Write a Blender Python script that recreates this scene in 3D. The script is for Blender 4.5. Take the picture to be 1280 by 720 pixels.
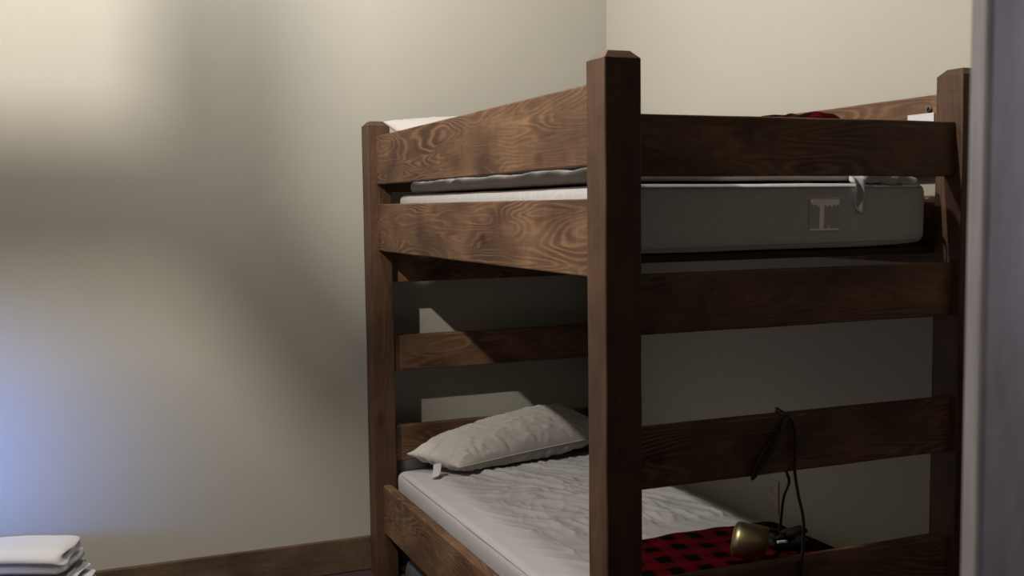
import bpy, bmesh, math, random
from mathutils import Vector, Matrix, noise
from math import pi, sin, cos, exp, radians

for o in list(bpy.data.objects):
    bpy.data.objects.remove(o, do_unlink=True)
S = bpy.context.scene
C = S.collection
random.seed(7)

# ------------------------------------------------------------------ camera, light, exposure
CAM = Vector((-1.061, -2.0511, 1.4509))
RGT = Vector((0.92441204, -0.38120626, -0.01200687))
UPV = Vector((0.03983101, 0.06518383, 0.99707801))
FWD = Vector((0.37930972, 0.92218917, -0.07544055))
cam = bpy.data.cameras.new('camera')
cam.sensor_width = 36.0
cam.lens = 36.0 * 1341.9 / 1280.0
cam.clip_start = 0.05
cam.dof.use_dof = True
cam.dof.focus_distance = 3.3
cam.dof.aperture_fstop = 7.0
co = bpy.data.objects.new('camera', cam)
C.objects.link(co)
M = Matrix((RGT, UPV, -FWD)).transposed().to_4x4()
M.translation = CAM
co.matrix_world = M
S.camera = co

S.view_settings.view_transform = 'Standard'
S.view_settings.look = 'None'
S.view_settings.gamma = 1.0
S.view_settings.use_curve_mapping = False
S.view_settings.exposure = 0.74

wd = bpy.data.worlds.new('sky')
S.world = wd
wd.use_nodes = True
wd.node_tree.nodes['Background'].inputs[0].default_value = (0.45, 0.62, 1.0, 1)
wd.node_tree.nodes['Background'].inputs[1].default_value = 0.35

LAMP = Vector((-1.72, 0.22, 3.00))
LAMP_W = 160.0
LAMP_R = 0.030
ld = bpy.data.lights.new('ceiling_lamp_light', 'POINT')
ld.energy = LAMP_W
ld.color = (1.0, 0.945, 0.87)
ld.shadow_soft_size = LAMP_R
lo = bpy.data.objects.new('ceiling_lamp_light', ld)
lo.location = LAMP
C.objects.link(lo)

# weaker fill light added above the open floor, lifts the wall shadow
FILL_POS = Vector((-0.35, 1.05, 3.08))
l2 = bpy.data.lights.new('wall_fill_light', 'POINT')
l2.energy = 53.0
l2.color = (0.97, 0.97, 0.97)
l2.shadow_soft_size = 0.08
l2o = bpy.data.objects.new('wall_fill_light', l2)
l2o.location = FILL_POS
C.objects.link(l2o)

# daylight falling through the low window in the left wall
WIN_W = 3.2
ad = bpy.data.lights.new('window_daylight', 'AREA')
ad.shape = 'RECTANGLE'
ad.size = 0.45
ad.size_y = 0.45
ad.spread = radians(30)
ad.energy = WIN_W
ad.color = (0.10, 0.27, 1.0)
ao = bpy.data.objects.new('window_daylight', ad)
ao.location = (-3.10, 0.70, 0.95)
ao.rotation_euler = (Vector((-1.58, 2.10, 0.60)) - ao.location).to_track_quat('-Z', 'Y').to_euler()
C.objects.link(ao)

# dim fill light added behind the camera to brighten the door face
hd = bpy.data.lights.new('door_fill_light', 'POINT')
hd.energy = 10.0
hd.color = (0.92, 0.90, 1.0)
hd.shadow_soft_size = 0.12
ho = bpy.data.objects.new('door_fill_light', hd)
ho.location = (0.0, -1.95, 1.65)
C.objects.link(ho)

# ------------------------------------------------------------------ materials
def nmat(name):
    m = bpy.data.materials.new(name)
    m.use_nodes = True
    nt = m.node_tree
    b = nt.nodes['Principled BSDF']
    return m, nt, b

def lk(nt, a, b):
    nt.links.new(a, b)

def ramp(nt, stops):
    r = nt.nodes.new('ShaderNodeValToRGB')
    e = r.color_ramp.elements
    while len(e) < len(stops):
        e.new(0.5)
    for i, (p, c) in enumerate(stops):
        e[i].position = p
        e[i].color = (*c, 1) if len(c) == 3 else c
    return r

def math_node(nt, op, a=None, b=None):
    n = nt.nodes.new('ShaderNodeMath')
    n.operation = op
    for i, v in enumerate((a, b)):
        if v is None:
            continue
        if isinstance(v, (int, float)):
            n.inputs[i].default_value = v
        else:
            lk(nt, v, n.inputs[i])
    return n.outputs[0]

def mapping(nt, src, scale, loc=(0, 0, 0), rot=(0, 0, 0)):
    m = nt.nodes.new('ShaderNodeMapping')
    m.inputs['Scale'].default_value = scale
    m.inputs['Location'].default_value = loc
    m.inputs['Rotation'].default_value = rot
    lk(nt, src, m.inputs['Vector'])
    return m.outputs[0]

def noise_node(nt, vec, scale=1.0, detail=3.0, rough=0.5, dist=0.0):
    n = nt.nodes.new('ShaderNodeTexNoise')
    n.inputs['Scale'].default_value = scale
    n.inputs['Detail'].default_value = detail
    n.inputs['Roughness'].default_value = rough
    n.inputs['Distortion'].default_value = dist
    lk(nt, vec, n.inputs['Vector'])
    return n.outputs[0]

def mix_rgb(nt, fac, a, b, typ='MIX'):
    n = nt.nodes.new('ShaderNodeMixRGB')
    n.blend_type = typ
    for i, v in enumerate((fac, a, b)):
        if isinstance(v, (int, float)):
            n.inputs[i].default_value = v
        elif isinstance(v, tuple):
            n.inputs[i].default_value = (*v, 1)
        else:
            lk(nt, v, n.inputs[i])
    return n.outputs[0]

def wood_mat(name, dark, mid, light, rings=46.0, contrast=0.55, rough=0.55):
    """stained rough-sawn fir; the board's length runs along its own X axis"""
    m, nt, b = nmat(name)
    tc = nt.nodes.new('ShaderNodeTexCoord')
    oi = nt.nodes.new('ShaderNodeObjectInfo')
    off = nt.nodes.new('ShaderNodeCombineXYZ')
    r1 = math_node(nt, 'MULTIPLY', oi.outputs['Random'], 37.0)
    r2 = math_node(nt, 'MULTIPLY', oi.outputs['Random'], 11.0)
    lk(nt, r1, off.inputs[0]); lk(nt, r2, off.inputs[1]); lk(nt, r1, off.inputs[2])
    add = nt.nodes.new('ShaderNodeVectorMath'); add.operation = 'ADD'
    lk(nt, tc.outputs['Object'], add.inputs[0]); lk(nt, off.outputs[0], add.inputs[1])
    v = add.outputs[0]
    # growth rings: contour lines of a stretched, gently warped field
    f = noise_node(nt, mapping(nt, v, (1.4, 10.0, 10.0)), 1.0, 1.6, 0.45, 0.35)
    s = math_node(nt, 'SINE', math_node(nt, 'MULTIPLY', f, rings * 2 * pi / 2))
    s = math_node(nt, 'MULTIPLY', math_node(nt, 'ADD', s, 1.0), 0.5)
    s = math_node(nt, 'POWER', s, 2.2)
    zone = noise_node(nt, mapping(nt, v, (3.0, 7.0, 7.0), (3, 1, 7)), 1.0, 2.0, 0.5)
    zr = ramp(nt, [(0.36, (0, 0, 0)), (0.66, (1, 1, 1))]); lk(nt, zone, zr.inputs[0])
    fib = noise_node(nt, mapping(nt, v, (5.0, 160.0, 160.0)), 1.0, 3.0, 0.6)
    saw = noise_node(nt, mapping(nt, v, (60.0, 7.0, 7.0)), 1.0, 2.0, 0.5)
    patch = noise_node(nt, mapping(nt, v, (4.5, 8.0, 8.0), (9, 2, 4)), 1.0, 3.0, 0.55)
    pr = ramp(nt, [(0.33, dark), (0.55, mid), (0.78, tuple(0.5 * a + 0.5 * c for a, c in zip(mid, light)))])
    lk(nt, patch, pr.inputs[0])
    ringf = math_node(nt, 'MULTIPLY', math_node(nt, 'MULTIPLY', s, zr.outputs[0]), contrast)
    col = mix_rgb(nt, ringf, pr.outputs[0], light)
    fr = ramp(nt, [(0.3, (0.62, 0.6, 0.58)), (0.6, (1, 1, 1))]); lk(nt, fib, fr.inputs[0])
    col = mix_rgb(nt, 0.55, col, fr.outputs[0], 'MULTIPLY')
    sr = ramp(nt, [(0.35, (0.72, 0.7, 0.7)), (0.55, (1, 1, 1))]); lk(nt, saw, sr.inputs[0])
    col = mix_rgb(nt, 0.3, col, sr.outputs[0], 'MULTIPLY')
    # knots
    vo = nt.nodes.new('ShaderNodeTexVoronoi'); vo.inputs['Scale'].default_value = 1.0
    vo.inputs['Randomness'].default_value = 1.0
    lk(nt, mapping(nt, v, (3.1, 6.5, 6.5)), vo.inputs['Vector'])
    kr = ramp(nt, [(0.05, (0.30, 0.22, 0.2)), (0.10, (0.75, 0.62, 0.55)), (0.16, (1, 1, 1))])
    lk(nt, vo.outputs['Distance'], kr.inputs[0])
    col = mix_rgb(nt, 0.8, col, kr.outputs[0], 'MULTIPLY')
    lk(nt, col, b.inputs['Base Color'])
    b.inputs['Roughness'].default_value = rough
    b.inputs['Specular IOR Level'].default_value = 0.3
    h = math_node(nt, 'ADD', math_node(nt, 'MULTIPLY', fib, 0.7), math_node(nt, 'MULTIPLY', s, 0.25))
    h = math_node(nt, 'ADD', h, math_node(nt, 'MULTIPLY', saw, 0.5))
    bp = nt.nodes.new('ShaderNodeBump')
    bp.inputs['Strength'].default_value = 0.35
    bp.inputs['Distance'].default_value = 0.002
    lk(nt, h, bp.inputs['Height']); lk(nt, bp.outputs[0], b.inputs['Normal'])
    return m

W_SIDE = wood_mat('stained_fir', (0.056, 0.027, 0.0138), (0.108, 0.056, 0.029), (0.28, 0.163, 0.085))
W_POST = wood_mat('stained_fir_post', (0.047, 0.023, 0.012), (0.077, 0.039, 0.021), (0.126, 0.069, 0.036), rings=22, contrast=0.35)
W_BASE = wood_mat('stained_fir_baseboard', (0.066, 0.042, 0.026), (0.105, 0.067, 0.042), (0.16, 0.109, 0.07), rings=18, contrast=0.3)
W_CRATE = wood_mat('pale_crate_wood', (0.05, 0.035, 0.025), (0.10, 0.07, 0.05), (0.2, 0.15, 0.1), rings=16, contrast=0.3)

def plain(name, col, rough=0.6, metal=0.0, bump=None, spec=0.4, sheen=0.0, var=0.03):
    m, nt, b = nmat(name)
    tc = nt.nodes.new('ShaderNodeTexCoord')
    n = noise_node(nt, tc.outputs['Object'], 9.0, 3.0, 0.5)
    r = ramp(nt, [(0.3, tuple(c * (1 - var) for c in col)), (0.7, tuple(min(1, c * (1 + var)) for c in col))])
    lk(nt, n, r.inputs[0]); lk(nt, r.outputs[0], b.inputs['Base Color'])
    b.inputs['Roughness'].default_value = rough
    b.inputs['Metallic'].default_value = metal
    b.inputs['Specular IOR Level'].default_value = spec
    if sheen:
        b.inputs['Sheen Weight'].default_value = sheen
    if bump:
        sc, dist, st = bump
        h = noise_node(nt, tc.outputs['Object'], sc, 3.0, 0.6)
        bp = nt.nodes.new('ShaderNodeBump')
        bp.inputs['Strength'].default_value = st
        bp.inputs['Distance'].default_value = dist
        lk(nt, h, bp.inputs['Height']); lk(nt, bp.outputs[0], b.inputs['Normal'])
    return m

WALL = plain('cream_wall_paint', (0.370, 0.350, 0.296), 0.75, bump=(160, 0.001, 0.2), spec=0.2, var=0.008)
CEIL = wood_mat('ceiling_planks', (0.03, 0.016, 0.009), (0.05, 0.027, 0.015), (0.08, 0.045, 0.025), rings=14, contrast=0.3)
FLOOR = plain('dark_carpet', (0.045, 0.030, 0.030), 0.95, bump=(400, 0.004, 0.6), spec=0.1)
SHEET = plain('white_sheet', (0.36, 0.345, 0.345), 0.75, bump=(420, 0.0004, 0.25), spec=0.2, sheen=0.1)
PILLOWM = plain('white_pillow_cotton', (0.41, 0.385, 0.355), 0.75, bump=(420, 0.0004, 0.25), spec=0.2, sheen=0.1)
TOWELM = plain('white_linen', (0.50, 0.49, 0.48), 0.85, bump=(300, 0.0006, 0.3), spec=0.15, sheen=0.1)
PALE_LAYER = plain('pale_layer_cloth', (0.46, 0.43, 0.395), 0.85, bump=(500, 0.0005, 0.3), spec=0.15)
BLACK = plain('black_plastic', (0.012, 0.012, 0.013), 0.38)
BRASS = plain('brushed_brass', (0.36, 0.30, 0.16), 0.40, metal=1.0)
WHITEP = plain('white_plastic', (0.52, 0.52, 0.52), 0.45)
CREAMP = plain('cream_plastic', (0.36, 0.33, 0.26), 0.45)
DARKG = plain('dark_grey_nylon', (0.06, 0.06, 0.065), 0.8, bump=(250, 0.001, 0.3))
IRON = plain('dark_iron', (0.02, 0.018, 0.016), 0.5, metal=0.7)
DECK = plain('dark_plywood', (0.05, 0.03, 0.02), 0.8)

# mattress ticking: pale cloth with a faint scrolled quilting line
def ticking():
    m, nt, b = nmat('quilted_ticking')
    tc = nt.nodes.new('ShaderNodeTexCoord')
    w = noise_node(nt, tc.outputs['Object'], 7.0, 1.0)
    v = nt.nodes.new('ShaderNodeTexVoronoi'); v.feature = 'DISTANCE_TO_EDGE'; v.inputs['Scale'].default_value = 22
    mx = nt.nodes.new('ShaderNodeVectorMath'); mx.operation = 'ADD'
    sc = nt.nodes.new('ShaderNodeVectorMath'); sc.operation = 'SCALE'; sc.inputs['Scale'].default_value = 0.12
    cb = nt.nodes.new('ShaderNodeCombineXYZ'); lk(nt, w, cb.inputs[0]); lk(nt, w, cb.inputs[2])
    lk(nt, cb.outputs[0], sc.inputs[0]); lk(nt, tc.outputs['Object'], mx.inputs[0]); lk(nt, sc.outputs[0], mx.inputs[1])
    lk(nt, mx.outputs[0], v.inputs['Vector'])
    r = ramp(nt, [(0.0, (0.48, 0.47, 0.465)), (0.06, (0.43, 0.42, 0.415))])
    lk(nt, v.outputs['Distance'], r.inputs[0]); lk(nt, r.outputs[0], b.inputs['Base Color'])
    b.inputs['Roughness'].default_value = 0.7
    b.inputs['Specular IOR Level'].default_value = 0.2
    return m
TICK = ticking()

def plaid(name, period, rot):
    m, nt, b = nmat(name)
    tc = nt.nodes.new('ShaderNodeTexCoord')
    v = mapping(nt, tc.outputs['UV'], (1, 1, 1), (0, 0, 0), (0, 0, rot))
    sp = nt.nodes.new('ShaderNodeSeparateXYZ'); lk(nt, v, sp.inputs[0])
    outs = []
    for i in (0, 1):
        s = math_node(nt, 'SINE', math_node(nt, 'MULTIPLY', sp.outputs[i], 2 * pi / period))
        r = ramp(nt, [(0.46, (0, 0, 0)), (0.54, (1, 1, 1))])
        lk(nt, math_node(nt, 'ADD', math_node(nt, 'MULTIPLY', s, 0.5), 0.5), r.inputs[0])
        outs.append(r.outputs[0])
    t = math_node(nt, 'MULTIPLY', math_node(nt, 'ADD', outs[0], outs[1]), 0.5)
    cr = ramp(nt, [(0.0, (0.058, 0.0022, 0.004)), (0.5, (0.042, 0.0016, 0.003)), (0.97, (0.002, 0.0015, 0.0015))])
    lk(nt, t, cr.inputs[0])
    lk(nt, cr.outputs[0], b.inputs['Base Color'])
    b.inputs['Roughness'].default_value = 0.9
    b.inputs['Specular IOR Level'].default_value = 0.02
    h = noise_node(nt, tc.outputs['Object'], 350.0, 2.0)
    bp = nt.nodes.new('ShaderNodeBump'); bp.inputs['Strength'].default_value = 0.4; bp.inputs['Distance'].default_value = 0.001
    lk(nt, h, bp.inputs['Height']); lk(nt, bp.outputs[0], b.inputs['Normal'])
    return m
PLAID = plaid('red_black_buffalo_plaid', 0.088, 0.12)

def door_paint():
    m, nt, b = nmat('grey_door_paint')
    tc = nt.nodes.new('ShaderNodeTexCoord')
    n = noise_node(nt, mapping(nt, tc.outputs['Object'], (40, 40, 9)), 1.0, 3.0, 0.6)
    r = ramp(nt, [(0.3, (0.125, 0.115, 0.12)), (0.7, (0.185, 0.17, 0.178))])
    lk(nt, n, r.inputs[0]); lk(nt, r.outputs[0], b.inputs['Base Color'])
    b.inputs['Roughness'].default_value = 0.55
    return m
DOORP = door_paint()

# ------------------------------------------------------------------ mesh helpers
def obj(name, bm, mat, parent=None, smooth=False, loc=None, rot=None, recalc=True):
    if recalc:
        bmesh.ops.recalc_face_normals(bm, faces=bm.faces)
    me = bpy.data.meshes.new(name)
    bm.to_mesh(me)
    bm.free()
    if smooth:
        for p in me.polygons:
            p.use_smooth = True
    me.materials.append(mat)
    o = bpy.data.objects.new(name, me)
    C.objects.link(o)
    if parent:
        o.parent = parent
    if loc is not None:
        o.location = loc
    if rot is not None:
        o.rotation_euler = rot
    return o

def tag(o, label, cat, group=None):
    o['label'] = label
    o['category'] = cat
    if group:
        o['group'] = group
    return o

def empty(name, loc, label, cat, group=None):
    o = bpy.data.objects.new(name, None)
    o.empty_display_size = 0.1
    C.objects.link(o)
    o.location = loc
    return tag(o, label, cat, group)

def struct(o):
    o['kind'] = 'structure'
    return o

def box_bm(a, b, bevel=0.0, seg=2):
    bm = bmesh.new()
    bmesh.ops.create_cube(bm, size=1.0)
    a = Vector(a); b = Vector(b)
    for v in bm.verts:
        v.co = Vector((a[i] + (b[i] - a[i]) * (v.co[i] + 0.5) for i in range(3)))
    if bevel:
        bmesh.ops.bevel(bm, geom=list(bm.edges), offset=bevel, segments=seg, affect='EDGES', profile=0.5)
    return bm

def board(name, length, sy, sz, mat, parent, loc, axis='x', bevel=0.004, seed=0, wav=0.0012):
    """rough-sawn board, its length along local X from 0 to length, sy x sz in section (origin at its centre line)"""
    n = max(8, int(length / 0.05))
    bm = bmesh.new()
    bv = bevel
    prof = []
    for (py, pz) in ((sy / 2, sz / 2), (-sy / 2, sz / 2), (-sy / 2, -sz / 2), (sy / 2, -sz / 2)):
        iy = math.copysign(bv, py); iz = math.copysign(bv, pz)
        q = [(py, pz - iz), (py - iy * .29, pz - iz * .29), (py - iy, pz)]
        if py * pz < 0:
            q.reverse()
        prof += q
    rings = []
    for i in range(n + 1):
        x = length * i / n
        ring = []
        for (py, pz) in prof:
            k = Vector((x * 6 + seed * 13.1, py * 30, pz * 30 + seed))
            d = noise.noise(k) * wav
            d2 = noise.noise(k + Vector((50, 9, 3))) * wav
            ring.append(bm.verts.new((x, py + d, pz + d2)))
        rings.append(ring)
    m = len(prof)
    for i in range(n):
        for j in range(m):
            bm.faces.new((rings[i][j], rings[i][(j + 1) % m], rings[i + 1][(j + 1) % m], rings[i + 1][j]))
    bm.faces.new(rings[0]); bm.faces.new(rings[-1])
    rot = {'x': (0, 0, 0), 'y': (0, 0, pi / 2), 'z': (0, -pi / 2, 0)}[axis]
    return obj(name, bm, mat, parent, loc=loc, rot=rot)

def coords(a, b, r, n, k=4):
    """grid stations from a to b, denser within r of either end"""
    l = [a + r * (1 - cos(pi / 2 * i / k)) for i in range(k)]
    l += [a + r + (b - a - 2 * r) * i / n for i in range(n + 1)]
    l += [b - r * (1 - cos(pi / 2 * i / k)) for i in range(k - 1, -1, -1)]
    return l

def rbox_bm(size, r, n=(10, 10, 3), disp=None, uv=False):
    """rounded soft box centred on the origin; disp(co, normal) -> offset vector"""
    hx, hy, hz = (s / 2 for s in size)
    st = [coords(-h, h, r, k) for h, k in zip((hx, hy, hz), n)]
    bm = bmesh.new()
    cache = {}
    inner = Vector((hx - r, hy - r, hz - r))
    def vert(i, j, k):
        key = (i, j, k)
        if key in cache:
            return cache[key]
        p = Vector((st[0][i], st[1][j], st[2][k]))
        q = Vector(max(-inner[a], min(inner[a], p[a])) for a in range(3))
        d = p - q
        nn = d.normalized() if d.length > 1e-9 else Vector((0, 0, 1))
        p2 = q + nn * r
        if disp:
            p2 = p2 + disp(p2, nn)
        v = bm.verts.new(p2)
        cache[key] = v
        return v
    X, Y, Z = (len(s) - 1 for s in st)
    for i in range(X):
        for j in range(Y):
            for k in (0, Z):
                bm.faces.new((vert(i, j, k), vert(i + 1, j, k), vert(i + 1, j + 1, k), vert(i, j + 1, k)))
    for i in range(X):
        for k in range(Z):
            for j in (0, Y):
                bm.faces.new((vert(i, j, k), vert(i + 1, j, k), vert(i + 1, j, k + 1), vert(i, j, k + 1)))
    for j in range(Y):
        for k in range(Z):
            for i in (0, X):
                bm.faces.new((vert(i, j, k), vert(i, j + 1, k), vert(i, j + 1, k + 1), vert(i, j, k + 1)))
    if uv:
        L = bm.loops.layers.uv.new('UVMap')
        for f in bm.faces:
            for l in f.loops:
                l[L].uv = (l.vert.co.x, l.vert.co.y + (l.vert.co.z if abs(f.normal.z) < .5 else 0))
    return bm

def tube_bm(pts, r, seg=8, sub=8):
    P = [Vector(p) for p in pts]
    if sub == 1:
        return tube_raw(P, r, seg)
    pts2 = []
    for i in range(len(P) - 1):
        p0 = P[max(i - 1, 0)]; p1 = P[i]; p2 = P[i + 1]; p3 = P[min(i + 2, len(P) - 1)]
        for s in range(sub):
            t = s / sub
            pts2.append(0.5 * ((2 * p1) + (-p0 + p2) * t + (2 * p0 - 5 * p1 + 4 * p2 - p3) * t * t + (-p0 + 3 * p1 - 3 * p2 + p3) * t ** 3))
    pts2.append(P[-1])
    return tube_raw(pts2, r, seg)

def tube_raw(pts2, r, seg):
    bm = bmesh.new()
    rings = []
    up = Vector((0.3, 0.9, 0.2))
    for i, p in enumerate(pts2):
        t = (pts2[min(i + 1, len(pts2) - 1)] - pts2[max(i - 1, 0)]).normalized()
        a = (up - t * up.dot(t)).normalized()
        up = a
        b = t.cross(a)
        rings.append([bm.verts.new(p + (a * cos(2 * pi * k / seg) + b * sin(2 * pi * k / seg)) * r) for k in range(seg)])
    for i in range(len(rings) - 1):
        for k in range(seg):
            bm.faces.new((rings[i][k], rings[i][(k + 1) % seg], rings[i + 1][(k + 1) % seg], rings[i + 1][k]))
    bm.faces.new(rings[0]); bm.faces.new(rings[-1])
    return bm

def lathe_bm(prof, seg=40, M4=None):
    """prof: (radius, height) pairs turned about local Z"""
    bm = bmesh.new()
    rings = []
    for (r, z) in prof:
        if r < 1e-6:
            rings.append([bm.verts.new((0, 0, z))])
        else:
            rings.append([bm.verts.new((r * cos(2 * pi * k / seg), r * sin(2 * pi * k / seg), z)) for k in range(seg)])
    for a, b in zip(rings, rings[1:]):
        for k in range(seg):
            k2 = (k + 1) % seg
            if len(a) == 1 and len(b) == 1:
                continue
            if len(a) == 1:
                bm.faces.new((a[0], b[k], b[k2]))
            elif len(b) == 1:
                bm.faces.new((a[k], a[k2], b[0]))
            else:
                bm.faces.new((a[k], a[k2], b[k2], b[k]))
    if M4:
        bm.transform(M4)
    return bm

def fbm(v, oct=3):
    a, s, f = 0, 0.5, 1.0
    for _ in range(oct):
        a += s * noise.noise(v * f)
        f *= 2.03; s *= 0.5
    return a

# ------------------------------------------------------------------ the room
ZO = 1.402                      # eye level measurements below were taken from the camera's height; floor is z = 0
XR, YB, XL, YF, ZC = 1.097, 2.10, -2.6, -3.0, 3.30
T = 0.12
struct(obj('floor', box_bm((XL - T, YF - T, -0.1), (XR + T, YB + T, 0)), FLOOR))
struct(obj('ceiling', box_bm((XL - T, YF - T, ZC), (XR + T, YB + T, ZC + 0.1)), CEIL))
struct(obj('wall_back', box_bm((XL - T, YB, 0), (XR + T, YB + T, ZC)), WALL))
YS = -0.10
struct(obj('wall_right', box_bm((XR, YS, 0), (XR + T, YB, ZC)), WALL))
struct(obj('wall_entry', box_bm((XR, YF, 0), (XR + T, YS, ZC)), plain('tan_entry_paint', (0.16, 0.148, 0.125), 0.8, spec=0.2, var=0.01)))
struct(obj('wall_front', box_bm((XL - T, YF - T, 0), (XR + T, YF, ZC)), CEIL))
# left wall with a low window opening near the back corner
WY0, WY1, WZ0, WZ1 = 0.78, 1.44, 0.24, 1.20
lw = bmesh.new()
for a, b in (((XL - T, YF, 0), (XL, WY0, ZC)), ((XL - T, WY1, 0), (XL, YB, ZC)),
             ((XL - T, WY0, 0), (XL, WY1, WZ0)), ((XL - T, WY0, WZ1), (XL, WY1, ZC))):
    t = box_bm(a, b)
    me = bpy.data.meshes.new('tmp'); t.to_mesh(me); t.free(); lw.from_mesh(me); bpy.data.meshes.remove(me)
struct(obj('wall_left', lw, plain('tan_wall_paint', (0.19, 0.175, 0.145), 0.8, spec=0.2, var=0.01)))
wf = bmesh.new()
for a, b in (((XL - .07, WY0, WZ0), (XL + .015, WY0 + .04, WZ1)), ((XL - .07, WY1 - .04, WZ0), (XL + .015, WY1, WZ1)),
             ((XL - .07, WY0 + .04, WZ0), (XL + .015, WY1 - .04, WZ0 + .04)), ((XL - .07, WY0 + .04, WZ1 - .04), (XL + .015, WY1 - .04, WZ1)),
             ((XL - .05, WY0 + .04, .84), (XL - .02, WY1 - .04, .862))):
    t = box_bm(a, b)
    me = bpy.data.meshes.new('tmp'); t.to_mesh(me); t.free(); wf.from_mesh(me); bpy.data.meshes.remove(me)
struct(obj('window_1', wf, WHITEP))

# baseboards, wood with the same stain as the bed
def base(name, length, axis, loc):
    o = board(name, length, 0.018, 0.137, W_BASE, None, loc, axis, bevel=0.004, wav=0.0003)
    struct(o)
    return o
base('baseboard_back', XR - XL, 'x', (XL, YB - 0.0095, 0.0695))
base('baseboard_right', YB - 0.02 - YF, 'y', (XR - 0.0095, YF, 0.0695))

# open door standing between the camera and the bed's far foot post
dm = Matrix.Translation((-0.3663, -1.381, 0)) @ Matrix.Rotation(radians(-24), 4, 'Z')
d = box_bm((0.0, 0.0, 0.012), (0.80, 0.036, 2.04), 0.006, 3)
door = struct(obj('door_1', d, DOORP))
door.matrix_world = dm

# ------------------------------------------------------------------ bunk bed
w, L, W, s, s2, th = 0.0891, 2.0416, 1.0822, 0.0232, 0.0333, 0.036
zt = 0.3805 + ZO
cch = 0.017
bed = empty('bunk_bed', (W / 2, L / 2, 0), 'brown stained timber bunk bed with square chamfered posts in the room corner', 'bunk bed')
BO = Vector((W / 2, L / 2, 0))

def post(x, y, seed):
    bm = bmesh.new()
    h = w / 2
    bv = 0.0035
    zs = [i * (zt - cch) / 30 for i in range(31)]
    prof = []
    for (px, py) in ((h, h), (-h, h), (-h, -h), (h, -h)):
        ix = math.copysign(bv, px); iy = math.copysign(bv, py)
        q = [(px, py - iy), (px - ix * .29, py - iy * .29), (px - ix, py)]
        if px * py < 0:
            q.reverse()
        prof += q
    rings = []
    for z in zs:
        rings.append([(px + noise.noise(Vector((px * 25 + seed, py * 25, z * 5))) * .0012,
                       py + noise.noise(Vector((px * 25, py * 25 + seed, z * 5 + 9))) * .0012, z) for px, py in prof])
    k = (h - cch) / h
    rings.append([(px * k, py * k, zt) for px, py in prof])
    # local X runs up the post so the grain follows it
    vr = [[bm.verts.new((z, py, -px)) for px, py, z in r] for r in rings]
    m = len(prof)
    for i in range(len(vr) - 1):
        for j in range(m):
            bm.faces.new((vr[i][j], vr[i][(j + 1) % m], vr[i + 1][(j + 1) % m], vr[i + 1][j]))
    bm.faces.new(vr[0]); bm.faces.new(vr[-1])
    return obj('post', bm, W_POST, bed, loc=Vector((x, y, 0)) - BO, rot=(0, -pi / 2, 0))

for i, (x, y) in enumerate(((w / 2, w / 2), (W - w / 2, w / 2), (w / 2, L - w / 2), (W - w / 2, L - w / 2))):
    post(x, y, i * 7.7)

ends = [(0.1125, 0.2481), (-0.2387, -0.1042), (-0.5875, -0.4488), (-0.9444, -0.8057)]
sides = [(0.1395, 0.3235), (-0.1133, 0.0649), (-1.2182, -1.0299)]
TEN = 0.004
for y, nm in ((s + th / 2, 'foot_rail'), (L - s - th / 2, 'head_rail')):
    for i, (b0, b1) in enumerate(ends):
        board(nm, W - 2 * w + 2 * TEN, th, b1 - b0, W_SIDE, bed, Vector((w - TEN, y, (b0 + b1) / 2 + ZO)) - BO, 'x', seed=i + 10 * y)
for x, nm in ((s2 + th / 2, 'side_rail'), (W - s2 - th / 2, 'side_rail')):
    for i, (b0, b1) in enumerate(sides):
        o = board('guard_rail' if i == 0 else nm, L - 2 * w + 2 * TEN, th, b1 - b0, W_SIDE, bed,
                  Vector((x, w - TEN, (b0 + b1) / 2 + ZO)) - BO, 'y', seed=i + 20 * x + 3)
        if i == 0 and x > .5:
            xi = x - th / 2
            bolt = lathe_bm([(0, -.001), (.008, -.001), (.008, .002), (.0055, .003), (.005, .001), (0, .001)], 20,
                            Matrix.Rotation(-pi / 2, 4, 'Y'))
            hb = obj('bolt', bolt, BLACK, bed, loc=Vector((xi - .001, .131, .287 + ZO)) - BO)
            hb['label'] = 'dark bolt head'
            pl = box_bm((-.0015, -.047, -.03), (.0005, .047, .026), .0006)
            po = obj('sticker', pl, WHITEP, bed, loc=Vector((xi - .0012, .161, .252 + ZO)) - BO)
            po['label'] = 'white sticker on the rail'
for z in (-0.075, -1.195):
    # slats that carry the mattresses
    for k in range(12):
        yy = 0.075 + (L - 0.15) * (k + .5) / 12
        obj('slat', box_bm((s2 + th + .001, yy - .045, z + ZO - .009), (W - s2 - th - .001, yy + .045, z + ZO + .009), .002), DECK, bed,
            loc=-BO)

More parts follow.
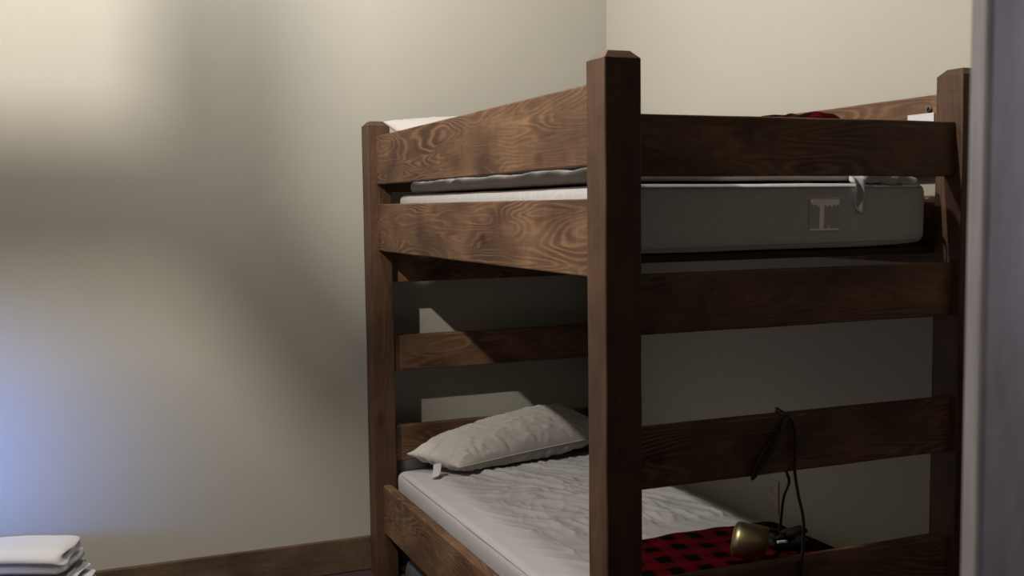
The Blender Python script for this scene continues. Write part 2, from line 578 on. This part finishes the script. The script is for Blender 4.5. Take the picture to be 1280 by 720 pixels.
# ------------------------------------------------------------------ upper bunk: mattress and bedding
def up_disp(p, n):
    d = Vector((0, 0, 0))
    if n.z < -.2 and p.y < -.6:
        d.z += .010 * max(0, (p.x - .18) / .27) ** 2
    d += n * .0025 * fbm(Vector((p.x * 5, p.y * 5, p.z * 9)))
    if n.x < -.1:
        d.x -= .010 * min(1, max(0, (.84 - abs(p.y)) / .06)) * -n.x
    return d
UM = empty('mattress', (0.523, 0.967, -0.062 + ZO), 'pale quilted mattress on the upper bunk with a sewn logo patch', 'mattress')
obj('mattress_body', rbox_bm((.860, 1.794, .157), .022, (24, 40, 6), up_disp), TICK, UM, True, loc=(0, 0, .0795))
for zz in (.149, .012):
    pts = []
    hx, hy, r = .426, .893, .03
    for cx_, cy_, a0 in ((hx - r, hy - r, 0), (-hx + r, hy - r, 90), (-hx + r, -hy + r, 180), (hx - r, -hy + r, 270)):
        for a in range(0, 91, 30):
            q = radians(a0 + a)
            up = .010 * max(0, (cx_ - .18) / .27) ** 2 if (zz < .05 and cy_ < 0 and cx_ > 0) else 0
            pts.append((cx_ + r * cos(q), cy_ + r * sin(q), zz + up))
    pts.append(pts[0])
    obj('piping', tube_bm(pts, .004, 6, 1), SHEET, UM, True)
# woven logo patch on the foot side: pale square with a big serif T
lp = obj('logo_patch', box_bm((-.047, -.0012, -.040), (.047, .0008, .040), .0008), plain('patch_cloth', (.40, .39, .375), .7), UM,
         loc=(.109, -.8985, .083))
tb = bmesh.new()
def addq(bm, pts, y0=-.0022, y1=-.001):
    a = [bm.verts.new((x, y0, z)) for x, z in pts]
    b = [bm.verts.new((x, y1, z)) for x, z in pts]
    bm.faces.new(a); bm.faces.new(b[::-1])
    for i in range(len(pts)):
        j = (i + 1) % len(pts)
        bm.faces.new((a[i], a[j], b[j], b[i]))
bar = [(-.042, .036), (.042, .036), (.041, .018)]
rnd = random.Random(3)
for i in range(13):
    x = .038 - .076 * i / 12
    bar.append((x, .024 - (.012 * rnd.random() if i % 2 else 0)))
addq(tb, bar)
addq(tb, [(-.016, .026), (-.003, .026), (-.006, -.034), (-.019, -.034)], -.0027, -.0012)
addq(tb, [(-.046, -.034), (.042, -.034), (.042, -.038), (-.046, -.038)])
addq(tb, [(.008, -.034), (.014, -.034), (.011, -.026)])
obj('emblem', tb, plain('emblem_thread', (.90, .88, .84), .6), lp, loc=(0, 0, 0))
# sewn-in cloth tag hanging over the foot edge
def cloth_strip(pts, wid, mat, name, parent, ax=Vector((1, 0, 0)), thick=.0012, taper=None):
    bm = bmesh.new()
    P = [Vector(p) for p in pts]
    rows = []
    for i, p in enumerate(P):
        f = taper[i] if taper else 1
        rows.append([bm.verts.new(p + ax * wid * f * (k / 4 - .5) + Vector((0, -.004 * sin(k * 1.7 + i), 0))) for k in range(5)])
    for a, b in zip(rows, rows[1:]):
        for k in range(4):
            bm.faces.new((a[k], a[k + 1], b[k + 1], b[k]))
    o = obj(name, bm, mat, parent, True)
    md = o.modifiers.new('sol', 'SOLIDIFY'); md.thickness = thick
    md = o.modifiers.new('sub', 'SUBSURF'); md.levels = 2; md.render_levels = 2
    return o
ct = cloth_strip([(.205, -.86, .180), (.208, -.888, .178), (.210, -.906, .160), (.212, -.908, .125), (.213, -.906, .098), (.222, -.905, .085)],
                 .036, SHEET, 'care_tag', UM, taper=[.5, .8, .8, 1.0, 1.05, .55])
ct['label'] = 'white care tag hanging over the foot edge'

# pale cloth layer added for the mattress's own white sheet in shade
def gb_disp(p, n):
    amp = .010 if n.z > .1 else .004
    u = p.x * 10 + p.y * 16
    wv = sin(u * 2.2 + 5 * noise.noise(Vector((p.x * 3, p.y * 3, 1)))) * (.4 + noise.noise(Vector((p.x * 4, p.y * 4, 8))))
    d = n * amp * (.55 * wv + fbm(Vector((p.x * 9, p.y * 9, p.z * 20))))
    if p.z < 0:
        d.z = max(d.z, 0) * .3
    d.x += .004 * noise.noise(Vector((p.y * 5, 0, 2)))
    return d
gbz = .0975 + ZO + .007
g = obj('blanket', rbox_bm((.82, 1.66, .038), .018, (70, 130, 2), gb_disp), PALE_LAYER, None, True, loc=(.528, .975, gbz + .019))
tag(g, 'crumpled pale cloth layer standing in for the shaded sheet on the upper bunk mattress', 'blanket')

# folded white sheet on the pale cloth layer
def fs_disp(p, n):
    return n * .004 * fbm(Vector((p.x * 7, p.y * 7, p.z * 30)))
fz = gbz + .040 + .013
o = obj('folded_sheet', rbox_bm((.38, .40, .028), .012, (20, 20, 2), fs_disp), SHEET, None, True, loc=(.42, .78, fz + .013))
tag(o, 'folded white sheet lying on the pale cloth layer behind the upper guard rail', 'sheet')
# bunched corner of a fitted sheet on the foot corner of the mattress
def bc_disp(p, n):
    r = math.hypot(p.x / .085, p.y / .06)
    return Vector((0, 0, .010 * noise.noise(Vector((p.x * 22, p.y * 14, 3))) - .012 * max(0, p.x / .085) ** 2)) + n * .004 * fbm(Vector((p.x * 30, p.y * 30, p.z * 40)))
o = obj('sheet_corner', rbox_bm((.185, .062, .034), .014, (22, 12, 3), bc_disp), plain('corner_sheet_cloth', (.44, .42, .39), .7), UM, True,
        loc=(.322, -.862, .172), rot=(0, radians(4), 0))

# ------------------------------------------------------------------ pillows
def pillow_bm(BL, FL, FR, BR, thick, bulge=1.0, seed=0.0, wr=.006, nu=110, nv=70, pinch=.06, low=None):
    """cushion between four corner points; v runs from the front edge to the back edge"""
    BL, FL, FR, BR = (Vector(p) for p in (BL, FL, FR, BR))
    N = (FR - FL).cross(BL - FL).normalized()
    if N.z < 0:
        N = -N
    bm = bmesh.new()
    def base(u, v):
        u2 = u + pinch * (2 * u - 1) * -(4 * v * (1 - v)) * .5
        v2 = v + pinch * (2 * v - 1) * -(4 * u * (1 - u)) * .7
        return FL * (1 - u2) * (1 - v2) + FR * u2 * (1 - v2) + BL * (1 - u2) * v2 + BR * u2 * v2
    def prof(u, v):
        a = max(0, 1 - abs(2 * u - 1) ** 2.6); b = max(0, 1 - abs(2 * v - 1) ** 2.4)
        return (a * b) ** .5
    grid = {}
    for side in (1, -1):
        for i in range(nu + 1):
            for j in range(nv + 1):
                u = .5 - .5 * cos(pi * i / nu); v = .5 - .5 * cos(pi * j / nv)
                edge = i in (0, nu) or j in (0, nv)
                if edge and (i, j, 1) in grid:
                    grid[(i, j, side)] = grid[(i, j, 1)]
                    continue
                t = prof(u, v)
                p = base(u, v)
                eu = min(u, 1 - u); ev = min(v, 1 - v)
                q = Vector((u * 9 + seed, v * 6, side * 3 + seed))
                radial = sin(u * 62 + 7 * noise.noise(q) + 3 * v) * exp(-ev * 5) + sin(v * 40 + 6 * noise.noise(q + Vector((7, 0, 0)))) * exp(-eu * 8)
                diag = (1 - 2 * abs(noise.noise(Vector((u * 15 + v * 7 + seed, v * 3.0 - u * 2.4, 5))))) ** 3
                d = wr * (.38 * radial + .75 * (diag - .35) + .8 * fbm(q * 1.3)) * min(1, 3 * t)
                hgt = (thick * .5 * bulge if side > 0 else thick * .5) * t
                p = p + N * side * (hgt + d)
                if low is not None:
                    zl = low(p.x, p.y)
                    if p.z < zl:
                        p.z = zl + (p.z - zl) * .02
                grid[(i, j, side)] = bm.verts.new(p)
    for side in (1, -1):
        for i in range(nu):
            for j in range(nv):
                f = [grid[(i, j, side)], grid[(i + 1, j, side)], grid[(i + 1, j + 1, side)], grid[(i, j + 1, side)]]
                try:
                    bm.faces.new(f)
                except ValueError:
                    pass
    seam = [grid[(i, 0, 1)].co.copy() for i in range(0, nu + 1, 3)]
    seaml = [grid[(0, j, 1)].co.copy() for j in range(0, nv + 1, 3)]
    return bm, seam, seaml

# upper pillow propped against the head rails
bm, sm, sl = pillow_bm((.040, 1.875, .372 + ZO), (.170, 1.66, .215 + ZO), (.78, 1.66, .215 + ZO), (.76, 1.900, .400 + ZO), .12, 1.0, 4.0, .004, 60, 40, .02)
UP = obj('pillow', bm, PILLOWM, None, True)
tag(UP, 'white pillow propped at the head of the upper bunk, corner over the guard rail', 'pillow')

# ------------------------------------------------------------------ upper plaid blanket heap
def ph_disp(p, n):
    d = n * (.020 * fbm(Vector((p.x * 8, p.y * 8, p.z * 6))))
    if p.z > 0:
        d.z += .022 * sin(p.x * 26 + 2.0) + .010 * noise.noise(Vector((p.x * 20, p.y * 20, 1)))
    return d
bm = rbox_bm((.25, .36, .118), .045, (24, 24, 6), ph_disp, uv=True)
o = obj('plaid_blanket', bm, PLAID, None, True, loc=(.868, .50, gbz + .047 + .070))
tag(o, 'red and black checked blanket heaped on the upper bunk against the guard rail', 'blanket')

# ------------------------------------------------------------------ lower bunk: mattress with wrinkled white sheet
ZM = -0.980 + ZO
def sheet_h(x, y):
    """wrinkles of the fitted sheet, x and y in the room"""
    wx = noise.noise(Vector((x * 3, y * 3, 0))) * .35
    wy = noise.noise(Vector((x * 3, y * 3, 9))) * .35
    a = x * .92 + y * .38; b = -x * .38 + y * .92
    n1 = 1 - abs(noise.noise(Vector(((a + wx * .35) * 13, (b + wy) * 2.6, 2)))) * 2.0
    n2 = 1 - abs(noise.noise(Vector(((a + wx * .3) * 26 + 5, (b + wy) * 5.0, 7)))) * 2.0
    n3 = 1 - abs(noise.noise(Vector(((x - wy * .3) * 12 + 1, (y + wx * .3) * 14, 4)))) * 2.2
    h = .013 * max(0, n1) ** 2.2 + .0075 * max(0, n2) ** 2 + .005 * max(0, n3) ** 3
    k = min(1, max(0, (x - .13) / .16)) * min(1, max(0, (.99 - x) / .1)) * min(1, max(0, (1.93 - y) / .2)) * (0.45 + 0.55 * min(1, max(0, (x - .22) / .2)))
    if y < .88 and x > .28:
        k *= .25
    return h * k
MC = Vector((.5415, 1.018, 0))
def mtop(x, y):
    return ZM + .0025 + .012 * (1 - ((x - MC.x) / .46) ** 2) * max(0, 1 - ((y - MC.y) / .95) ** 4)
def lm_disp(p, n):
    d = Vector((0, 0, 0))
    X, Y = p.x + MC.x, p.y + MC.y
    if n.z > .3:
        d.z += sheet_h(X, Y) + .012 * (1 - (p.x / .46) ** 2) * max(0, 1 - (p.y / .95) ** 4)
    if abs(n.x) > .5:
        d.x += .003 * noise.noise(Vector((Y * 5, p.z * 16 + Y * 2, 3)))
    return d
LM = empty('mattress', (MC.x, MC.y, -1.183 + ZO), 'lower bunk mattress fitted with a wrinkled white sheet', 'mattress')
obj('fitted_sheet', rbox_bm((.900, 1.900, .200), .030, (190, 260, 8), lm_disp), SHEET, LM, True, loc=(0, 0, .103))
hx, hy, r = .4415, .9405, .045
pts = []
for cx_, cy_, a0 in ((hx - r, hy - r, 0), (-hx + r, hy - r, 90), (-hx + r, -hy + r, 180), (hx - r, -hy + r, 270)):
    for a in range(0, 91, 30):
        q = radians(a0 + a)
        pts.append((cx_ + r * cos(q), cy_ + r * sin(q), .1945))
pts.append(pts[0])
obj('piping', tube_bm(pts, .0045, 6, 1), SHEET, LM, True)

# lower pillow leaning on the head rail
bm, sm, sl = pillow_bm((.118, 1.915, -.905 + ZO), (.262, 1.715, -.930 + ZO), (.985, 1.845, -.895 + ZO), (.800, 1.955, -.778 + ZO),   .155, 1.15, 1.3, .011, 170, 110, .05, low=lambda x, y: mtop(x, y) + .017)
LP = obj('pillow', bm, PILLOWM, None, True)
tag(LP, 'plump wrinkled white pillow with a care tag on the lower bunk', 'pillow')
obj('piping', tube_bm(sm, .0028, 6, 2), PILLOWM, LP, True)
ct = cloth_strip([(.205, 1.795, -.925 + ZO), (.198, 1.782, -.935 + ZO), (.192, 1.768, -.950 + ZO), (.182, 1.755, -.962 + ZO), (.178, 1.748, -.964 + ZO)],
                 .034, SHEET, 'care_tag', LP, ax=Vector((.75, -.6, .2)))
ct['label'] = 'white care tag on its seam'

# ------------------------------------------------------------------ lower plaid blanket
def blanket_bm():
    bm = bmesh.new()
    nx, ny = 110, 100
    x0, x1, y0, y1 = .300, .985, .085, .725
    UV = bm.loops.layers.uv.new('UVMap')
    top = []
    tex = {}
    for i in range(nx + 1):
        row = []
        for j in range(ny + 1):
            u, v = i / nx, j / ny
            x = x0 + (x1 - x0) * u + .012 * noise.noise(Vector((v * 4, 0, 1))) * (1 - u) * 2
            ye = y1 + .020 * noise.noise(Vector((u * 5, 3, 0))) - .05 * max(0, (u - .93) / .07) ** 2 - .05 * max(0, (.12 - u) / .12) ** 2 + .015 * u
            y = y0 + (ye - y0) * v
            e = min(u, 1 - u, (1 - v)) * 14
            rim = min(1, e) ** .5
            crown = .012 * (1 - ((x - MC.x) / .46) ** 2) * max(0, 1 - ((y - MC.y) / .95) ** 4)
            z = ZM + crown + .012 + .018 * rim + .012 * fbm(Vector((x * 7, y * 7, 5))) * rim
            vt = bm.verts.new((x, y, z)); tex[vt] = (x, y)
            row.append(vt)
        top.append(row)
    bot = [[bm.verts.new((v.co.x, v.co.y, ZM + .0115 + .012 * (1 - ((v.co.x - MC.x) / .46) ** 2) * max(0, 1 - ((v.co.y - MC.y) / .95) ** 4) * 1)) for v in r] for r in top]
    for a, b in zip(top, bot):
        for p, q in zip(a, b):
            tex[q] = tex[p]
    def F(*vs):
        f = bm.faces.new(vs)
        for l in f.loops:
            l[UV].uv = tex[l.vert]
    for i in range(nx):
        for j in range(ny):
            F(top[i][j], top[i + 1][j], top[i + 1][j + 1], top[i][j + 1])
            F(bot[i][j], bot[i][j + 1], bot[i + 1][j + 1], bot[i + 1][j])
    for i in range(nx):
        F(top[i][0], bot[i][0], bot[i + 1][0], top[i + 1][0])
        F(top[i][ny], top[i + 1][ny], bot[i + 1][ny], bot[i][ny])
    for j in range(ny):
        F(top[0][j], top[0][j + 1], bot[0][j + 1], bot[0][j])
        F(top[nx][j], bot[nx][j], bot[nx][j + 1], top[nx][j + 1])
    return bm
o = obj('plaid_blanket', blanket_bm(), PLAID, None, True)
tag(o, 'red and black checked blanket folded flat over the foot of the lower bunk', 'blanket')

# ------------------------------------------------------------------ clip lamp lying on the plaid blanket
ZB = ZM + .050
LA = empty('clip_lamp', (.70, .41, ZB), 'brass clip-on reading lamp with black clamp and cord, lying on the checked blanket', 'lamp')
LO = Vector((.70, .41, ZB))
axis = Vector((.80, -.56, -.18)).normalized()        # from the closed cap towards the open mouth
q = Vector((0, 0, 1)).rotation_difference(axis).to_matrix().to_4x4()
shade_c = Vector((.588, .392, ZB + .066))
prof = [(0, 0), (.022, .0005), (.038, .003), (.046, .009), (.049, .018), (.050, .092), (.0485, .092), (.0475, .018), (.036, .008), (0, .005)]
obj('lamp_shade', lathe_bm(prof, 48, Matrix.Translation(shade_c - LO) @ q), BRASS, LA, True)
obj('bulb_holder', lathe_bm([(0, .006), (.014, .006), (.014, .045), (.010, .050), (0, .050)], 20, Matrix.Translation(shade_c - LO) @ q), BLACK, LA, True)
def ori_box(a, b, c, rot, bev):
    bm = box_bm(a, b, bev)
    bm.transform(Matrix.Translation(Vector(c) - LO) @ rot)
    return bm
rz = Matrix.Rotation(radians(-8), 4, 'Z')
obj('clamp_jaw', ori_box((-.055, -.026, 0), (.055, .026, .018), (.810, .440, ZB + .003), rz, .005), BLACK, LA)
obj('clamp_jaw', ori_box((-.050, -.022, 0), (.052, .022, .014), (.812, .440, ZB + .030), rz @ Matrix.Rotation(radians(-9), 4, 'Y'), .005), BLACK, LA)
obj('clamp_spring', lathe_bm([(0, -.018), (.016, -.018), (.016, .018), (0, .018)], 20, Matrix.Translation(Vector((.805, .44, ZB + .027)) - LO) @ Matrix.Rotation(pi / 2, 4, 'X')), BLACK, LA, True)
obj('swivel_arm', tube_bm([Vector(p) - LO for p in ((.652, .380, ZB + .060), (.70, .42, ZB + .062), (.76, .44, ZB + .050), (.80, .44, ZB + .035))], .007, 8), BLACK, LA, True)
sw = obj('switch', ori_box((-.016, -.004, -.003), (.016, .004, .004), (.763, .402, ZB + .028), rz, .0015), WHITEP, LA)
sw['label'] = 'small white switch plate'
f_ = s - .006
zr3 = -.4488 + ZO
cord = [(.800, .440, ZB + .040), (.745, .39, ZB + .060), (.68, .30, ZB + .12), (.60, .18, -.70 + ZO), (.545, .085, -.63 + ZO), (.522, .072, -.585 + ZO),
        (.510, .069, -.50 + ZO), (.490, .062, zr3 + .004), (.483, .040, zr3 + .0065), (.481, .021, zr3 + .002), (.474, f_, -.475 + ZO), (.452, f_ - .001, -.510 + ZO), (.425, f_ - .002, -.535 + ZO),
        (.402, f_ - .003, -.558 + ZO), (.388, f_ - .003, -.588 + ZO), (.396, f_ - .004, -.584 + ZO), (.428, f_ - .006, -.545 + ZO),
        (.455, f_ - .006, -.508 + ZO), (.476, f_ - .006, -.468 + ZO), (.486, f_ - .006, -.452 + ZO), (.500, f_ - .005, -.468 + ZO), (.508, f_ - .004, -.50 + ZO), (.509, f_ - .003, -.55 + ZO), (.508, f_ - .003, -.585 + ZO),
        (.520, f_ - .002, -.645 + ZO), (.535, f_ - .001, -.70 + ZO), (.537, f_ - .001, -.76 + ZO), (.532, f_, -.83 + ZO), (.534, f_, -.92 + ZO), (.560, f_ - .01, -1.10 + ZO), (.60, f_ - .03, -1.30 + ZO), (.66, f_ - .05, .006), (.80, -.06, .005), (1.0, -.10, .005)]
obj('cord', tube_bm([Vector(p) - LO for p in cord], .0040, 8, 8), BLACK, LA, True)
obj('cord', tube_bm([Vector(p) - LO for p in ((.476, f_ - .003, -.478 + ZO), (.445, f_ - .005, -.502 + ZO), (.408, f_ - .006, -.540 + ZO), (.392, f_ - .006, -.575 + ZO),
    (.405, f_ - .007, -.562 + ZO), (.440, f_ - .008, -.520 + ZO), (.480, f_ - .008, -.466 + ZO))], .0032, 8, 8), BLACK, LA, True)

# ------------------------------------------------------------------ outlet plate on the right wall
OP = obj('wall_outlet', box_bm((-.006, -.036, -.058), (0, .036, .058), .002), CREAMP, None, loc=(XR - .0005, .905, -.935 + ZO))
tag(OP, 'cream electrical outlet plate on the wall just above the lower bunk', 'outlet')
for dz in (-.022, .022):
    obj('socket', box_bm((-.0075, -.013, -.012 + dz), (-.005, .013, .012 + dz), .001), plain('socket_plastic', (.31, .285, .23), .5), OP)

# ------------------------------------------------------------------ folded linens on a low crate
CR = empty('crate', (-1.318, 1.865, 0), 'low slatted wooden crate on the floor under the folded linens', 'crate')
CR.rotation_euler = (0, 0, -.33)
cw, cd, ch = .52, .26, .100
for zz in (.030, .073):
    for sy_ in (-1, 1):
        board('slat', cw, .012, .045, W_CRATE, CR, (-cw / 2, sy_ * (cd / 2 - .006), zz), 'x', .002)
    for sx_ in (-1, 1):
        board('end_slat', cd - .028, .012, .045, W_CRATE, CR, (sx_ * (cw / 2 - .006), -cd / 2 + .014, zz), 'y', .002)
for sx_ in (-1, 1):
    for sy_ in (-1, 1):
        pe = obj('corner_post', box_bm((-.011, -.011, 0), (.011, .011, ch), .002), plain('pale_pine', (.32, .26, .17), .6), CR,
                 loc=(sx_ * (cw / 2 - .023), sy_ * (cd / 2 - .023), 0))
obj('lid', box_bm((-cw / 2, -cd / 2, ch), (cw / 2, cd / 2, ch + .012), .002), W_CRATE, CR)

def linen(name, label, cx, cy, z0, sx, sy, h, seed, rot, sag=.006, grp='folded white linens'):
    def dsp(p, n):
        d = n * .003 * fbm(Vector((p.x * 6 + seed, p.y * 6, p.z * 20)))
        d.z += sag * sin(p.x * 9) * .5 + .002 * noise.noise(Vector((p.x * 10, seed, 0)))
        fold = sin(p.z / h * 2 * pi * 1.5 + p.x * 3 + seed)
        if n.y < -.3:
            d.y += .006 * fold
        if n.x > .3:
            d.x += .012 * noise.noise(Vector((p.y * 9, p.z * 60, seed))) + .005 * fold
        d.z -= .008 * max(0, p.x / (sx / 2)) ** 4
        return d
    o = obj(name, rbox_bm((sx, sy, h), h * .42, (40, 26, 6), dsp), TOWELM, None, True, loc=(cx, cy, z0 + h / 2), rot=(0, 0, rot))
    tag(o, label, 'linens', grp)
    return o
z = ch + .012 + .007
def stack_xy(lx, ly):
    return (-1.318 + lx * cos(-.33) - ly * sin(-.33), 1.865 + lx * sin(-.33) + ly * cos(-.33))
for lab, lx, ly, dz, sx, sy, h, sd, rt, sg in (
        ('folded white linen at the bottom of the stack on the crate', -.005, -.005, 0, .50, .23, .055, 1.0, -.33, .006),
        ('thin folded white linen third from the top of the stack', .022, .020, .066, .50, .20, .030, 4.2, -.31, .006),
        ('folded white linen just under the top one of the stack', .004, .0, .106, .50, .22, .032, 7.7, -.34, .006),
        ('thickest folded white linen on top of the stack by the wall', -.004, -.004, .148, .50, .215, .080, 2.9, -.33, .004)):
    cx_, cy_ = stack_xy(lx, ly)
    linen('folded_linen', lab, cx_, cy_, z + dz, sx, sy, h, sd, rt, sg)

# ------------------------------------------------------------------ bag under the bed
def bag_disp(p, n):
    return n * .012 * fbm(Vector((p.x * 10, p.y * 10, p.z * 10)))
o = obj('duffel_bag', rbox_bm((.34, .26, .12), .055, (14, 12, 4), bag_disp), DARKG, None, True, loc=(.24, 1.72, .066))
tag(o, 'dark grey soft bag pushed under the lower bunk', 'bag')

# ------------------------------------------------------------------ ceiling light, with an unseen timber frame added to cast the big soft shadow
TF = 0.15                       # how far along from the lamp to the back wall the shadow frame stands
HUB = LAMP + (Vector((-.545, 2.10, 1.475)) - LAMP) * TF
CL = empty('unseen_light_rig', (HUB.x, HUB.y, ZC), 'ceiling light with an unseen three armed timber frame added to cast the wall shadow', 'ceiling light')
CO = Vector((HUB.x, HUB.y, ZC))
def beam(name, a, b, wd, dp):
    a = Vector(a); b = Vector(b)
    bm = box_bm((0, -dp / 2, -wd / 2), ((b - a).length, dp / 2, wd / 2), .006)
    bm.transform(Matrix.Translation(a - CO) @ Vector((1, 0, 0)).rotation_difference(b - a).to_matrix().to_4x4())
    return obj(name, bm, W_POST, CL)
beam('shadow_post', (HUB.x + .005, HUB.y, HUB.z - .035), (HUB.x + .022, HUB.y, ZC), .070, .04)
beam('shadow_arm', HUB, (HUB.x - .34, HUB.y, HUB.z + .004), .060, .04)
beam('shadow_arm', HUB + Vector((-.01, 0, .01)), (HUB.x + .085, HUB.y, HUB.z - .12), .074, .04)
obj('lamp_stem', tube_bm([Vector(p) - CO for p in ((LAMP.x, LAMP.y, ZC), (LAMP.x, LAMP.y, LAMP.z + .15), (LAMP.x, LAMP.y, LAMP.z + .09))], .008, 8), IRON, CL, True)
obj('lamp_holder', lathe_bm([(0, .10), (.03, .10), (.035, .06), (.03, .055), (0, .055)], 24, Matrix.Translation(LAMP - CO)), IRON, CL, True)

SL = empty('unseen_light_rig', (FILL_POS.x, FILL_POS.y, ZC), 'small unseen fixture added for the fill light above the floor beside the bunk bed', 'ceiling light')  # unseen fixture, added only to carry the wall fill light
obj('canopy', lathe_bm([(0, 0), (.06, 0), (.055, -.02), (.02, -.03), (0, -.03)], 28), IRON, SL, True)
obj('lamp_holder', lathe_bm([(0, -.03), (.014, -.03), (.02, -.10), (.018, -.125), (0, -.125)], 24), IRON, SL, True)
